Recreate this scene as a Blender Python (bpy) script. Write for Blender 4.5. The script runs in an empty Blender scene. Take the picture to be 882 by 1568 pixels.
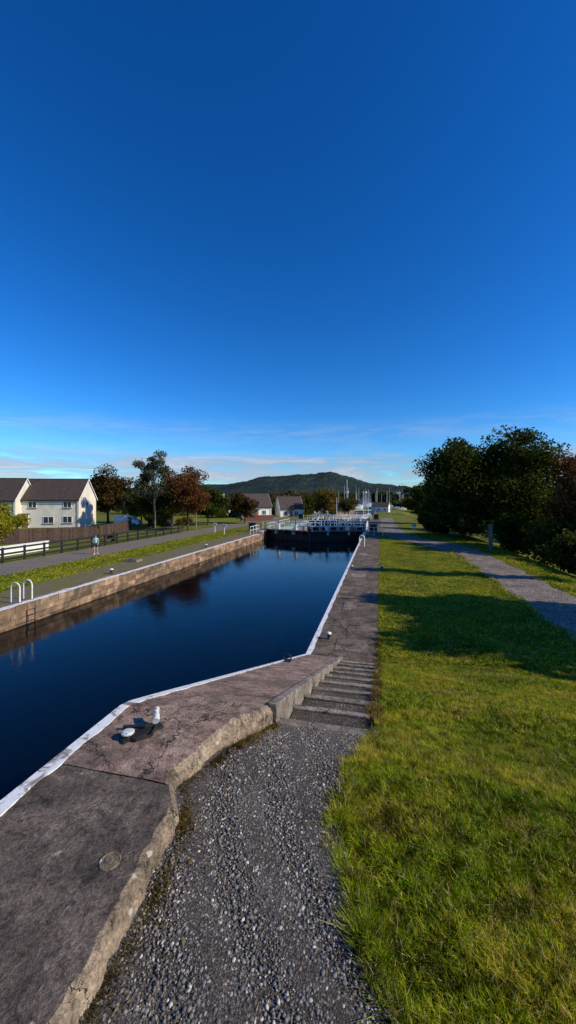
import bpy, math, random
import numpy as np
from mathutils import Vector, Matrix
random.seed(7)
rng=np.random.default_rng(7)
D=bpy.data; C=bpy.context; scene=C.scene
col=scene.collection

# ---------------------------------------------------------------- materials
def newmat(name):
    m=D.materials.new(name); m.use_nodes=True
    nt=m.node_tree
    for n in list(nt.nodes):
        nt.nodes.remove(n)
    out=nt.nodes.new('ShaderNodeOutputMaterial')
    return m,nt,out
def ramp(nt,stops):
    r=nt.nodes.new('ShaderNodeValToRGB')
    e=r.color_ramp.elements
    while len(e)<len(stops): e.new(0.5)
    for i,(p,c) in enumerate(stops):
        e[i].position=p; e[i].color=(c[0],c[1],c[2],1)
    return r
def noise(nt,vec,scale,detail=4,rough=0.6,dist=0.0):
    n=nt.nodes.new('ShaderNodeTexNoise')
    n.inputs['Scale'].default_value=scale; n.inputs['Detail'].default_value=detail
    n.inputs['Roughness'].default_value=rough; n.inputs['Distortion'].default_value=dist
    nt.links.new(vec,n.inputs['Vector'])
    return n
def mixc(nt,fac,a,b,mode='MIX'):
    m=nt.nodes.new('ShaderNodeMixRGB'); m.blend_type=mode
    for i,s in ((0,fac),(1,a),(2,b)):
        if hasattr(s,'links'): nt.links.new(s,m.inputs[i])
        elif i==0: m.inputs[0].default_value=s
        else: m.inputs[i].default_value=(s[0],s[1],s[2],1)
    return m.outputs[0]
def pos(nt,scale=None):
    g=nt.nodes.new('ShaderNodeNewGeometry')
    if scale is None: return g.outputs['Position']
    mp=nt.nodes.new('ShaderNodeMapping'); mp.inputs['Scale'].default_value=scale
    nt.links.new(g.outputs['Position'],mp.inputs['Vector'])
    return mp.outputs[0]
def bumpn(nt,h,strength,dist):
    b=nt.nodes.new('ShaderNodeBump'); b.inputs['Strength'].default_value=strength
    b.inputs['Distance'].default_value=dist
    nt.links.new(h,b.inputs['Height'])
    return b
def pmat(name,stops,scale=5,rough=0.8,bs=30,bst=0.4,bd=0.01,stain=None,sscale=0.7,island=0.0,metal=0.0,spec=0.3,detail=6):
    m,nt,out=newmat(name)
    p=pos(nt)
    n=noise(nt,p,scale,detail,0.65)
    r=ramp(nt,stops); nt.links.new(n.outputs['Fac'],r.inputs[0])
    c=r.outputs[0]
    if stain:
        n2=noise(nt,p,sscale,5,0.7,0.6)
        r2=ramp(nt,[(0.42,(0,0,0)),(0.6,(1,1,1))]); nt.links.new(n2.outputs['Fac'],r2.inputs[0])
        c=mixc(nt,r2.outputs[0],c,stain)
    if island:
        g=nt.nodes.new('ShaderNodeNewGeometry')
        r3=ramp(nt,[(0,(1-island,)*3),(1,(1+island,)*3)]); nt.links.new(g.outputs['Random Per Island'],r3.inputs[0])
        c=mixc(nt,1.0,c,r3.outputs[0],'MULTIPLY')
    b=nt.nodes.new('ShaderNodeBsdfPrincipled')
    nt.links.new(c,b.inputs['Base Color'])
    b.inputs['Roughness'].default_value=rough; b.inputs['Metallic'].default_value=metal
    b.inputs['Specular IOR Level'].default_value=spec
    if bst:
        n3=noise(nt,p,bs,6,0.7)
        bb=bumpn(nt,n3.outputs['Fac'],bst,bd); nt.links.new(bb.outputs[0],b.inputs['Normal'])
    nt.links.new(b.outputs[0],out.inputs[0])
    return m
def solid(name,c,rough=0.6,metal=0,var=0.15,spec=0.4):
    return pmat(name,[(0.3,[x*(1-var) for x in c]),(0.7,[x*(1+var) for x in c])],scale=6,rough=rough,bs=40,bst=0.1,metal=metal,spec=spec)
def leafmat(name,c1,c2,c3,trans=0.35,ns=0.6):
    m,nt,out=newmat(name)
    g=nt.nodes.new('ShaderNodeNewGeometry')
    r=ramp(nt,[(0,c1),(0.5,c2),(1,c3)])
    nt.links.new(g.outputs['Random Per Island'],r.inputs[0])
    n=noise(nt,g.outputs['Position'],ns,3,0.6)
    r2=ramp(nt,[(0.35,(0.55,)*3),(0.65,(1.4,)*3)]); nt.links.new(n.outputs['Fac'],r2.inputs[0])
    c=mixc(nt,1.0,r.outputs[0],r2.outputs[0],'MULTIPLY')
    d=nt.nodes.new('ShaderNodeBsdfDiffuse'); t=nt.nodes.new('ShaderNodeBsdfTranslucent')
    nt.links.new(c,d.inputs[0]); nt.links.new(c,t.inputs[0])
    mx=nt.nodes.new('ShaderNodeMixShader'); mx.inputs[0].default_value=trans
    nt.links.new(d.outputs[0],mx.inputs[1]); nt.links.new(t.outputs[0],mx.inputs[2])
    nt.links.new(mx.outputs[0],out.inputs[0])
    return m

M={}
M['white']=pmat('white_paint',[(0.35,(0.55,0.55,0.52)),(0.6,(0.82,0.82,0.8))],scale=9,rough=0.55,bst=0.15)
M['oldwhite']=pmat('chipped_white_paint',[(0.38,(0.2,0.19,0.17)),(0.5,(0.6,0.6,0.57))],scale=35,rough=0.6,bst=0.3,bs=60)
M['black']=solid('black_paint',(0.015,0.015,0.017),0.5)
M['iron']=solid('dark_iron',(0.03,0.028,0.026),0.5,0.3)
M['timber']=pmat('weathered_timber',[(0.3,(0.10,0.08,0.06)),(0.7,(0.2,0.17,0.14))],scale=8,rough=0.85,bst=0.4)
M['brownfence']=pmat('brown_fence_wood',[(0.3,(0.05,0.03,0.024)),(0.7,(0.1,0.06,0.048))],scale=4,rough=0.85,island=0.3)
M['bark']=pmat('bark',[(0.3,(0.04,0.032,0.025)),(0.7,(0.1,0.08,0.06))],scale=6,rough=0.9,bs=12,bst=0.8,bd=0.03)
M['glass']=solid('window_glass',(0.03,0.04,0.05),0.08,0,0.1,0.8)
M['tyre']=solid('tyre_rubber',(0.02,0.02,0.02),0.8)
M['harl']=pmat('cream_render_wall',[(0.3,(0.66,0.61,0.5)),(0.7,(0.8,0.74,0.63))],scale=3,rough=0.9,bs=60,bst=0.4,bd=0.01,stain=(0.6,0.54,0.44),sscale=0.35)
M['harlw']=pmat('white_render_wall',[(0.3,(0.68,0.66,0.6)),(0.7,(0.8,0.78,0.74))],scale=3,rough=0.9,bs=60,bst=0.3)
M['redstone']=pmat('red_brick_wall',[(0.3,(0.2,0.08,0.05)),(0.7,(0.32,0.14,0.09))],scale=5,rough=0.9)
M['soil']=pmat('bare_soil',[(0.3,(0.04,0.03,0.02)),(0.7,(0.1,0.08,0.05))],scale=12,rough=0.95,bs=40,bst=0.8)

def roof_mat():
    m,nt,out=newmat('roof_tiles')
    tc=nt.nodes.new('ShaderNodeTexCoord')
    n=noise(nt,tc.outputs['Object'],2.5,5)
    r=ramp(nt,[(0.3,(0.035,0.024,0.02)),(0.7,(0.08,0.053,0.04))]); nt.links.new(n.outputs['Fac'],r.inputs[0])
    w=nt.nodes.new('ShaderNodeTexWave'); w.bands_direction='Z'; w.inputs['Scale'].default_value=1.6; w.wave_profile='SAW'
    nt.links.new(tc.outputs['Object'],w.inputs['Vector'])
    w2=nt.nodes.new('ShaderNodeTexWave'); w2.bands_direction='X'; w2.inputs['Scale'].default_value=1.1
    nt.links.new(tc.outputs['Object'],w2.inputs['Vector'])
    mx=mixc(nt,0.4,w.outputs['Color'],w2.outputs['Color'])
    b=nt.nodes.new('ShaderNodeBsdfPrincipled'); b.inputs['Roughness'].default_value=0.75
    nt.links.new(r.outputs[0],b.inputs['Base Color'])
    bb=bumpn(nt,mx,0.6,0.05); nt.links.new(bb.outputs[0],b.inputs['Normal'])
    nt.links.new(b.outputs[0],out.inputs[0]); return m
M['roof']=roof_mat()

def grass_ground():
    m,nt,out=newmat('grass_ground')
    p=pos(nt)
    n=noise(nt,p,0.5,6,0.7,0.3); n2=noise(nt,p,9,6,0.75); n3=noise(nt,p,0.03,3)
    r=ramp(nt,[(0.3,(0.08,0.11,0.012)),(0.5,(0.17,0.18,0.02)),(0.68,(0.27,0.24,0.035))]); nt.links.new(n.outputs['Fac'],r.inputs[0])
    r2=ramp(nt,[(0.3,(0.4,)*3),(0.7,(1.3,)*3)]); nt.links.new(n2.outputs['Fac'],r2.inputs[0])
    c=mixc(nt,1,r.outputs[0],r2.outputs[0],'MULTIPLY')
    r3=ramp(nt,[(0.35,(0.8,)*3),(0.65,(1.15,)*3)]); nt.links.new(n3.outputs['Fac'],r3.inputs[0])
    c=mixc(nt,1,c,r3.outputs[0],'MULTIPLY')
    b=nt.nodes.new('ShaderNodeBsdfPrincipled'); b.inputs['Roughness'].default_value=0.95; b.inputs['Specular IOR Level'].default_value=0.1
    nt.links.new(c,b.inputs['Base Color'])
    n4=noise(nt,p,25,6,0.8)
    bb=bumpn(nt,n4.outputs['Fac'],0.9,0.06); nt.links.new(bb.outputs[0],b.inputs['Normal'])
    nt.links.new(b.outputs[0],out.inputs[0]); return m
M['grass']=grass_ground()

def blade_mat(name,stops,dry):
    m,nt,out=newmat(name)
    g=nt.nodes.new('ShaderNodeNewGeometry'); p=g.outputs['Position']
    n=noise(nt,p,1.1,6,0.75,0.6)
    add=nt.nodes.new('ShaderNodeMath'); add.operation='MULTIPLY_ADD'
    nt.links.new(g.outputs['Random Per Island'],add.inputs[0]); add.inputs[1].default_value=0.3
    nt.links.new(n.outputs['Fac'],add.inputs[2])
    r=ramp(nt,stops); nt.links.new(add.outputs[0],r.inputs[0])
    n2=noise(nt,p,7.5,5,0.8,0.4)
    r2=ramp(nt,[(0.4,(0.2,)*3),(0.6,(1.3,)*3)]); nt.links.new(n2.outputs['Fac'],r2.inputs[0])
    c=mixc(nt,1,r.outputs[0],r2.outputs[0],'MULTIPLY')
    n5=noise(nt,p,0.55,4,0.6,0.5); r5=ramp(nt,[(0.38,(0.6,0.72,0.8)),(0.6,(1.1,1.05,1.0))]); nt.links.new(n5.outputs['Fac'],r5.inputs[0])
    c=mixc(nt,1,c,r5.outputs[0],'MULTIPLY')
    r4=ramp(nt,[(0.9,(0,0,0)),(0.93,(1,1,1))]); nt.links.new(g.outputs['Random Per Island'],r4.inputs[0])
    c=mixc(nt,r4.outputs[0],c,dry)
    d=nt.nodes.new('ShaderNodeBsdfDiffuse'); t=nt.nodes.new('ShaderNodeBsdfTranslucent')
    nt.links.new(c,d.inputs[0]); nt.links.new(c,t.inputs[0])
    mx=nt.nodes.new('ShaderNodeMixShader'); mx.inputs[0].default_value=0.45
    nt.links.new(d.outputs[0],mx.inputs[1]); nt.links.new(t.outputs[0],mx.inputs[2])
    nt.links.new(mx.outputs[0],out.inputs[0]); return m
M['blade']=blade_mat('grass_blades',[(0.42,(0.11,0.22,0.006)),(0.6,(0.3,0.38,0.012)),(0.7,(0.5,0.46,0.025)),(0.84,(0.58,0.42,0.09))],(0.65,0.52,0.2))
M['weed']=blade_mat('dry_weeds',[(0.4,(0.1,0.1,0.02)),(0.7,(0.24,0.16,0.05))],(0.35,0.22,0.08))

def gravel_mat(name,dark,mid,light,scale,moss=None,bd=0.5):
    m,nt,out=newmat(name)
    p=pos(nt)
    v=nt.nodes.new('ShaderNodeTexVoronoi'); v.inputs['Scale'].default_value=scale; nt.links.new(p,v.inputs['Vector'])
    sep=nt.nodes.new('ShaderNodeSeparateColor'); nt.links.new(v.outputs['Color'],sep.inputs[0])
    r=ramp(nt,[(0.0,dark),(0.6,mid),(0.9,mid),(1.0,light)]); nt.links.new(sep.outputs[0],r.inputs[0])
    rd=ramp(nt,[(0.2,(1.0,)*3),(0.75,(0.4,)*3)]); nt.links.new(v.outputs['Distance'],rd.inputs[0])
    c=mixc(nt,1,r.outputs[0],rd.outputs[0],'MULTIPLY')
    n=noise(nt,p,0.8,7,0.75,0.5)
    rn=ramp(nt,[(0.35,(0.6,)*3),(0.65,(1.3,)*3)]); nt.links.new(n.outputs['Fac'],rn.inputs[0])
    c=mixc(nt,1,c,rn.outputs[0],'MULTIPLY')
    if moss:
        n5=noise(nt,p,1.9,6,0.75,0.6); r5=ramp(nt,[(0.55,(0,0,0)),(0.72,(.7,.7,.7))]); nt.links.new(n5.outputs['Fac'],r5.inputs[0])
        c=mixc(nt,r5.outputs[0],c,moss)
    b=nt.nodes.new('ShaderNodeBsdfPrincipled'); b.inputs['Roughness'].default_value=0.9; b.inputs['Specular IOR Level'].default_value=0.15
    nt.links.new(c,b.inputs['Base Color'])
    inv=nt.nodes.new('ShaderNodeMath'); inv.operation='SUBTRACT'; inv.inputs[0].default_value=1; nt.links.new(v.outputs['Distance'],inv.inputs[1])
    bb=bumpn(nt,inv.outputs[0],0.9,bd/scale); nt.links.new(bb.outputs[0],b.inputs['Normal'])
    nt.links.new(b.outputs[0],out.inputs[0]); return m
M['gravel']=gravel_mat('gravel',(0.08,0.066,0.052),(0.18,0.152,0.125),(0.55,0.49,0.42),95,(0.07,0.055,0.033))
M['stepgravel']=gravel_mat('step_gravel',(0.08,0.063,0.048),(0.17,0.138,0.108),(0.42,0.37,0.3),60)
M['gravelfar']=gravel_mat('pale_gravel_path',(0.2,0.155,0.125),(0.42,0.34,0.28),(0.62,0.53,0.45),15,(0.22,0.17,0.11),1.0)
M['asphalt']=pmat('old_asphalt',[(0.3,(0.12,0.095,0.075)),(0.7,(0.22,0.18,0.145))],scale=3,rough=0.9,bs=60,bst=0.4,stain=(0.19,0.155,0.11),sscale=0.5)
M['dirt']=pmat('worn_dirt_strip',[(0.3,(0.1,0.07,0.045)),(0.7,(0.22,0.16,0.1))],scale=2,rough=0.95,bs=25,bst=0.6,bd=0.03,stain=(0.14,0.14,0.03),sscale=0.6)

def conc(name,a,b_,c_,stain,crack=(0.03,0.025,0.02),cs=1.1,moss=None,lich=(0.42,0.38,0.31),ns=3.2,s0=.44):
    m,nt,out=newmat(name)
    p=pos(nt)
    n=noise(nt,p,ns,8,0.72,0.3)
    r=ramp(nt,[(0.28,a),(0.5,b_),(0.72,c_)]); nt.links.new(n.outputs['Fac'],r.inputs[0]); c=r.outputs[0]
    n2=noise(nt,p,1.3,7,0.75,0.8); r2=ramp(nt,[(s0,(0,0,0)),(0.58,(0.85,)*3)]); nt.links.new(n2.outputs['Fac'],r2.inputs[0])
    c=mixc(nt,r2.outputs[0],c,stain)
    n3=noise(nt,p,60,4,0.7); r3=ramp(nt,[(0.3,(0.5,)*3),(0.55,(1,)*3),(0.75,(1.6,)*3)]); nt.links.new(n3.outputs['Fac'],r3.inputs[0])
    c=mixc(nt,1,c,r3.outputs[0],'MULTIPLY')
    n6=noise(nt,p,11,6,0.8,0.5); r6=ramp(nt,[(0.35,(0.3,)*3),(0.5,(1,)*3),(0.68,(1.35,)*3)]); nt.links.new(n6.outputs['Fac'],r6.inputs[0])
    c=mixc(nt,1,c,r6.outputs[0],'MULTIPLY')
    v=nt.nodes.new('ShaderNodeTexVoronoi'); v.inputs['Scale'].default_value=6; nt.links.new(p,v.inputs['Vector'])
    nb=noise(nt,p,20,4); ma=nt.nodes.new('ShaderNodeMath'); ma.operation='MULTIPLY_ADD'; nt.links.new(nb.outputs['Fac'],ma.inputs[0]); ma.inputs[1].default_value=0.35; nt.links.new(v.outputs['Distance'],ma.inputs[2])
    rl=ramp(nt,[(0.25,(.8,.8,.8)),(0.29,(0,0,0))]); nt.links.new(ma.outputs[0],rl.inputs[0])
    c=mixc(nt,rl.outputs[0],c,lich)
    vc=nt.nodes.new('ShaderNodeTexVoronoi'); vc.feature='DISTANCE_TO_EDGE'; vc.inputs['Scale'].default_value=cs
    nd=noise(nt,p,2.5,5,0.7); vm=nt.nodes.new('ShaderNodeVectorMath'); vm.operation='MULTIPLY_ADD'
    nt.links.new(nd.outputs['Color'],vm.inputs[0]); vm.inputs[1].default_value=(0.6,0.6,0.6); nt.links.new(p,vm.inputs[2])
    nt.links.new(vm.outputs[0],vc.inputs['Vector'])
    rc=ramp(nt,[(0.0,(1,1,1)),(0.008,(0,0,0))]); nt.links.new(vc.outputs['Distance'],rc.inputs[0])
    c=mixc(nt,rc.outputs[0],c,crack)
    if moss:
        n5=noise(nt,p,2.2,6,0.7,0.6); r5=ramp(nt,[(0.58,(0,0,0)),(0.68,(1,1,1))]); nt.links.new(n5.outputs['Fac'],r5.inputs[0])
        c=mixc(nt,r5.outputs[0],c,moss)
    b=nt.nodes.new('ShaderNodeBsdfPrincipled'); b.inputs['Roughness'].default_value=0.85; b.inputs['Specular IOR Level'].default_value=0.25
    nt.links.new(c,b.inputs['Base Color'])
    hs=mixc(nt,0.5,n.outputs['Fac'],n3.outputs['Fac']); hs=mixc(nt,0.4,hs,n6.outputs['Fac']); hs=mixc(nt,rc.outputs[0],hs,(0,0,0))
    bb=bumpn(nt,hs,0.95,0.07); nt.links.new(bb.outputs[0],b.inputs['Normal'])
    nt.links.new(b.outputs[0],out.inputs[0]); return m
M['pink']=conc('pinkish_sandstone_concrete',(0.17,0.1,0.07),(0.4,0.26,0.195),(0.55,0.39,0.3),(0.17,0.12,0.092),cs=0.7)
M['greyc']=conc('grey_worn_concrete',(0.09,0.065,0.047),(0.22,0.168,0.128),(0.36,0.28,0.215),(0.1,0.077,0.058),cs=0.35)
M['edgec']=conc('pale_concrete_edge',(0.22,0.165,0.11),(0.43,0.32,0.22),(0.56,0.46,0.33),(0.22,0.165,0.11),cs=2,lich=(.6,.57,.48))
M['quay']=conc('quay_concrete',(0.09,0.062,0.043),(0.2,0.145,0.102),(0.32,0.245,0.18),(0.08,0.06,0.042),cs=0.3,moss=(0.08,0.07,0.025),ns=1.4)
M['kerb']=conc('kerb_concrete',(0.2,0.165,0.13),(0.35,0.295,0.24),(0.47,0.41,0.34),(0.19,0.16,0.125),cs=0.6)
M['stone']=pmat('wall_stone',[(0.3,(0.14,0.085,0.052)),(0.5,(0.29,0.18,0.11)),(0.7,(0.42,0.28,0.18))],scale=2.5,rough=0.9,bs=14,bst=0.8,bd=0.04,stain=(0.13,0.095,0.06),sscale=1.0,island=0.4)
M['wetstone']=pmat('wet_wall_stone',[(0.3,(0.03,0.025,0.018)),(0.7,(0.07,0.06,0.04))],scale=2.5,rough=0.5,bs=14,bst=0.8,bd=0.04)

def worn_white():
    m,nt,out=newmat('worn_white_line')
    p=pos(nt)
    n=noise(nt,p,7,8,0.75,0.4); r=ramp(nt,[(0.39,(0.25,0.2,0.17)),(0.47,(0.72,0.72,0.7)),(0.8,(0.84,0.84,0.83))]); nt.links.new(n.outputs['Fac'],r.inputs[0])
    b=nt.nodes.new('ShaderNodeBsdfPrincipled'); b.inputs['Roughness'].default_value=0.6
    nt.links.new(r.outputs[0],b.inputs['Base Color'])
    bb=bumpn(nt,n.outputs['Fac'],0.4,0.02); nt.links.new(bb.outputs[0],b.inputs['Normal'])
    nt.links.new(b.outputs[0],out.inputs[0]); return m
M['line']=worn_white()

def water_mat():
    m,nt,out=newmat('canal_water')
    p=pos(nt,(1,0.5,1))
    n=noise(nt,p,2.2,6,0.65,0.4); n2=noise(nt,p,0.3,3,0.5)
    s=mixc(nt,0.35,n.outputs['Fac'],n2.outputs['Fac'])
    b=nt.nodes.new('ShaderNodeBsdfPrincipled')
    b.inputs['Base Color'].default_value=(0.0008,0.002,0.004,1); b.inputs['Roughness'].default_value=0.03
    b.inputs['IOR'].default_value=1.33; b.inputs['Specular IOR Level'].default_value=0.3
    bb=bumpn(nt,s,0.22,0.05); nt.links.new(bb.outputs[0],b.inputs['Normal'])
    nt.links.new(b.outputs[0],out.inputs[0]); return m
M['water']=water_mat()
def hill_mat():
    m,nt,out=newmat('hill_forest')
    p=pos(nt)
    n=noise(nt,p,0.004,8,0.7,0.5); n2=noise(nt,p,0.05,6,0.8)
    r=ramp(nt,[(0.38,(0.014,0.026,0.022)),(0.55,(0.035,0.052,0.034)),(0.66,(0.08,0.09,0.05))]); nt.links.new(n.outputs['Fac'],r.inputs[0])
    r2=ramp(nt,[(0.35,(0.45,)*3),(0.65,(1.5,)*3)]); nt.links.new(n2.outputs['Fac'],r2.inputs[0])
    c=mixc(nt,1,r.outputs[0],r2.outputs[0],'MULTIPLY')
    c=mixc(nt,0.25,c,(0.05,0.075,0.1))  # slight bluish distance haze mixed into the forest colour
    b=nt.nodes.new('ShaderNodeBsdfDiffuse'); nt.links.new(c,b.inputs[0])
    bb=bumpn(nt,n2.outputs['Fac'],1.0,14); nt.links.new(bb.outputs[0],b.inputs['Normal'])
    nt.links.new(b.outputs[0],out.inputs[0]); return m
M['hill']=hill_mat()

LF={}
LF['green']=leafmat('leaves_dark_green',(0.02,0.034,0.007),(0.048,0.064,0.012),(0.1,0.105,0.022))
LF['olive']=leafmat('leaves_olive',(0.04,0.05,0.015),(0.085,0.088,0.022),(0.14,0.125,0.035))
LF['rust']=leafmat('leaves_rust',(0.07,0.03,0.012),(0.16,0.06,0.024),(0.22,0.11,0.03))
LF['brown']=leafmat('leaves_bronze',(0.045,0.03,0.012),(0.09,0.05,0.018),(0.12,0.085,0.025))
LF['grey']=leafmat('leaves_silver_green',(0.05,0.06,0.035),(0.09,0.1,0.055),(0.15,0.155,0.09))
LF['yellow']=leafmat('leaves_yellow_green',(0.13,0.15,0.012),(0.27,0.25,0.02),(0.4,0.35,0.04))
LF['gold']=leafmat('leaves_gold',(0.09,0.07,0.012),(0.17,0.115,0.02),(0.22,0.16,0.03))
LF['fallen']=leafmat('fallen_leaf_litter',(0.16,0.08,0.03),(0.28,0.17,0.06),(0.4,0.3,0.12),.1)

# ---------------------------------------------------------------- mesh helpers
class MB:
    def __init__(s): s.v=[];s.f=[];s.m=[];s.mats=[]
    def mi(s,mat):
        if mat not in s.mats: s.mats.append(mat)
        return s.mats.index(mat)
    def add(s,vs,fs,mat):
        o=len(s.v); s.v+=[tuple(v) for v in vs]; s.f+=[tuple(i+o for i in f) for f in fs]; s.m+=[s.mi(mat)]*len(fs)
    def box(s,c,size,mat,rz=0.0,rx=0.0,jit=0.0):
        hx,hy,hz=size[0]/2,size[1]/2,size[2]/2
        R=Matrix.Rotation(rz,3,'Z')@Matrix.Rotation(rx,3,'X')
        vs=[]
        for z in(-hz,hz):
            for x,y in((-hx,-hy),(hx,-hy),(hx,hy),(-hx,hy)):
                v=R@Vector((x,y,z))+Vector(c)
                if jit: v+=Vector([random.uniform(-jit,jit) for _ in range(3)])
                vs.append(v)
        s.add(vs,[(3,2,1,0),(4,5,6,7),(0,1,5,4),(1,2,6,5),(2,3,7,6),(3,0,4,7)],mat)
    def cyl(s,p0,p1,r0,r1,mat,n=8):
        p0=Vector(p0);p1=Vector(p1);d=(p1-p0).normalized()
        a=d.orthogonal().normalized();b=d.cross(a)
        vs=[]
        for p,r in((p0,r0),(p1,r1)):
            for i in range(n):
                t=2*math.pi*i/n; vs.append(p+(a*math.cos(t)+b*math.sin(t))*r)
        fs=[(i,(i+1)%n,n+(i+1)%n,n+i) for i in range(n)]+[tuple(range(n-1,-1,-1)),tuple(range(n,2*n))]
        s.add(vs,fs,mat)
    def tube(s,pts,r,mat,n=6):
        rs=r if isinstance(r,(list,tuple)) else [r]*len(pts)
        for i in range(len(pts)-1): s.cyl(pts[i],pts[i+1],rs[i],rs[i+1],mat,n)
    def lathe(s,c,prof,mat,n=16):
        vs=[];k=len(prof)
        for r,z in prof:
            for i in range(n):
                t=2*math.pi*i/n; vs.append((c[0]+r*math.cos(t),c[1]+r*math.sin(t),c[2]+z))
        fs=[(j*n+i,j*n+(i+1)%n,(j+1)*n+(i+1)%n,(j+1)*n+i) for j in range(k-1) for i in range(n)]
        fs.append(tuple(range((k-1)*n,k*n)))
        s.add(vs,fs,mat)
    def build(s,name,parent=None,smooth=False,bevel=0.0):
        me=D.meshes.new(name); me.from_pydata(s.v,[],s.f)
        for m in s.mats: me.materials.append(m)
        me.polygons.foreach_set('material_index',s.m)
        if smooth: me.polygons.foreach_set('use_smooth',[True]*len(s.f))
        me.update(); o=D.objects.new(name,me); col.objects.link(o)
        if parent: o.parent=parent
        if bevel:
            b=o.modifiers.new('b','BEVEL'); b.width=bevel; b.segments=2; b.limit_method='ANGLE'
        return o
def empty(name,loc=(0,0,0),rz=0):
    e=D.objects.new(name,None); e.location=loc; e.rotation_euler=(0,0,rz); col.objects.link(e); return e
def bulk(name,V,F,mat,parent=None,smooth=False):
    me=D.meshes.new(name); V=np.ascontiguousarray(V,dtype=np.float32); F=np.ascontiguousarray(F,dtype=np.int32)
    me.vertices.add(len(V)); me.vertices.foreach_set('co',V.ravel())
    K=F.shape[1]
    me.loops.add(F.size); me.loops.foreach_set('vertex_index',F.ravel())
    me.polygons.add(len(F)); me.polygons.foreach_set('loop_start',np.arange(0,F.size,K,dtype=np.int32))
    if smooth: me.polygons.foreach_set('use_smooth',np.ones(len(F),dtype=bool))
    me.update(calc_edges=True); me.validate()
    me.materials.append(mat)
    o=D.objects.new(name,me); col.objects.link(o)
    if parent: o.parent=parent
    return o

# ---------------------------------------------------------------- terrain
def sm(t): t=np.clip(t,0,1); return t*t*(3-2*t)
GEp=[(-6,1.0),(1.0,.45),(1.7,.08),(2.0,-.07),(2.5,-.28),(3.0,-.25),(3.5,-.16),(4.2,-.02),(4.6,.0),(5,-.05),(12,-.08),(60,-.05)]
def GE(y): return np.interp(y,[a for a,b in GEp],[b for a,b in GEp])+.025*np.sin(y*9)*(y<4.4)+.015*np.sin(y*23+1)
def Hy(y): return np.interp(y,[3.2,12.0],[2.75,0.0])
def H(x,y):
    x=np.asarray(x,float);y=np.asarray(y,float)
    b=Hy(y)-2.6*sm((y-100)/100)
    b=b-3.0*sm((x-10.5)/10)*sm((260-y)/60)
    mask=sm((x-0.3)/1.0)*sm((6.6-x)/1.2)*sm((48-y)/5)
    b=b+mask*(0.05*np.sin(x*1.3+y*0.7)+0.04*np.sin(x*0.6-y*1.1+1)+0.03*np.sin(y*2.1+x))
    return b
def grid(name,xs,ys,zf,mat,hole=None,smooth=True):
    X,Y=np.meshgrid(xs,ys); Z=zf(X,Y)
    V=np.stack([X.ravel(),Y.ravel(),np.asarray(Z).ravel()],1); nx=len(xs); F=[]
    for j in range(len(ys)-1):
        for i in range(nx-1):
            if hole and hole((xs[i]+xs[i+1])/2,(ys[j]+ys[j+1])/2): continue
            a=j*nx+i; F.append((a,a+1,a+nx+1,a+nx))
    return bulk(name,V,np.array(F),mat,smooth=smooth)
xs=[-6000,-3000,-1500,-700,-350,-180,-110,-80,-60,-50,-40,-34,-28,-24,-19.8,-16.5]+[-2.3,-1.2]+list(np.arange(-.1,7,.4))+[7,8,9.5,10.5]+list(np.arange(11.5,22,1))+[25,32,45,70,120,250,500,1000,2500,6000]
ys=[-3000,-600,-200,-60,-20,-5,0,1.5,2.5,3.2,3.6,4,4.3]+list(np.arange(4.5,12,.5))+list(np.arange(12,50,.5))+[50,52,60,70,80,90,100,110,120,130,140,150,160,170,180,190,200,220,240,260,400,700,1200,2500,6000]
grid('ground',xs,ys,H,M['grass'],hole=lambda x,y:(-16.5<x<-2.3 and -60<y<260) or (-1.2<x<-.1 and 4.3<y<12))

def sheet(name,x0,x1,y0,y1,z,mat):
    return bulk(name,np.array([(x0,y0,z),(x1,y0,z),(x1,y1,z),(x0,y1,z)]),np.array([(0,1,2,3)]),mat)
GY=52.3
sheet('canal_water',-16.6,-2.2,-60,GY+1.6,-0.95,M['water'])
sheet('lower_canal_water',-16.6,-2.2,GY+1.7,262,-3.2,M['water'])
sheet('marina_basin_water',-170,190,262,900,-2.45,M['water'])
sheet('canal_bed',-16.6,-2.2,-60,262,-5.0,M['wetstone'])

def slab(name,y0,y1,lf,rf,zf,mat,edge,step=0.05,amp=0.03):
    mb=MB(); ys_=np.arange(y0,y1+1e-6,step); nxr=9
    rows=[]
    r2=np.random.default_rng(3)
    ph=r2.uniform(0,6,6)
    for y in ys_:
        ap=amp if y<4.6 else .006
        l=lf(y); r=rf(y)+ap*(math.sin(y*5+ph[0])*.6+math.sin(y*13+ph[1])*.3+math.sin(y*31+ph[2])*.2+r2.uniform(-.3,.3)); z=zf(y)
        row=[(l,y,z)]
        for k in range(1,nxr):
            t=k/nxr; row.append((l+(r-.05-l)*t,y,z+r2.uniform(-.004,.004)))
        row+= [(r-.05,y,z-.004),(r-.018,y,z-.02+r2.uniform(-.008,.006)),(r+.012+r2.uniform(-.01,.01),y,z-.08),(r+.02,y,z-.4)]
        rows.append(row)
    n=len(rows[0]); V=[v for r in rows for v in r]; F=[];FE=[]
    for j in range(len(rows)-1):
        for i in range(n-1):
            a=j*n+i; (F if i<n-4 else FE).append((a,a+1,a+n+1,a+n))
    mb.v=V; mb.f=F+FE; mb.m=[mb.mi(mat)]*len(F)+[mb.mi(edge)]*len(FE)
    mb.add([rows[0][0],rows[0][-2],(rows[0][-2][0],y0,rows[0][0][2]-.4),(rows[0][0][0],y0,rows[0][0][2]-.4)],[(0,3,2,1)],edge)
    return mb.build(name,smooth=False)
LE=lambda y: float(np.interp(y,[-6,4,12.1],[-2.56,-2.55,-2.3]))
ST=lambda y: float(np.interp(y,[3.46,12.1],[2.9,0.03]))
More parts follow.
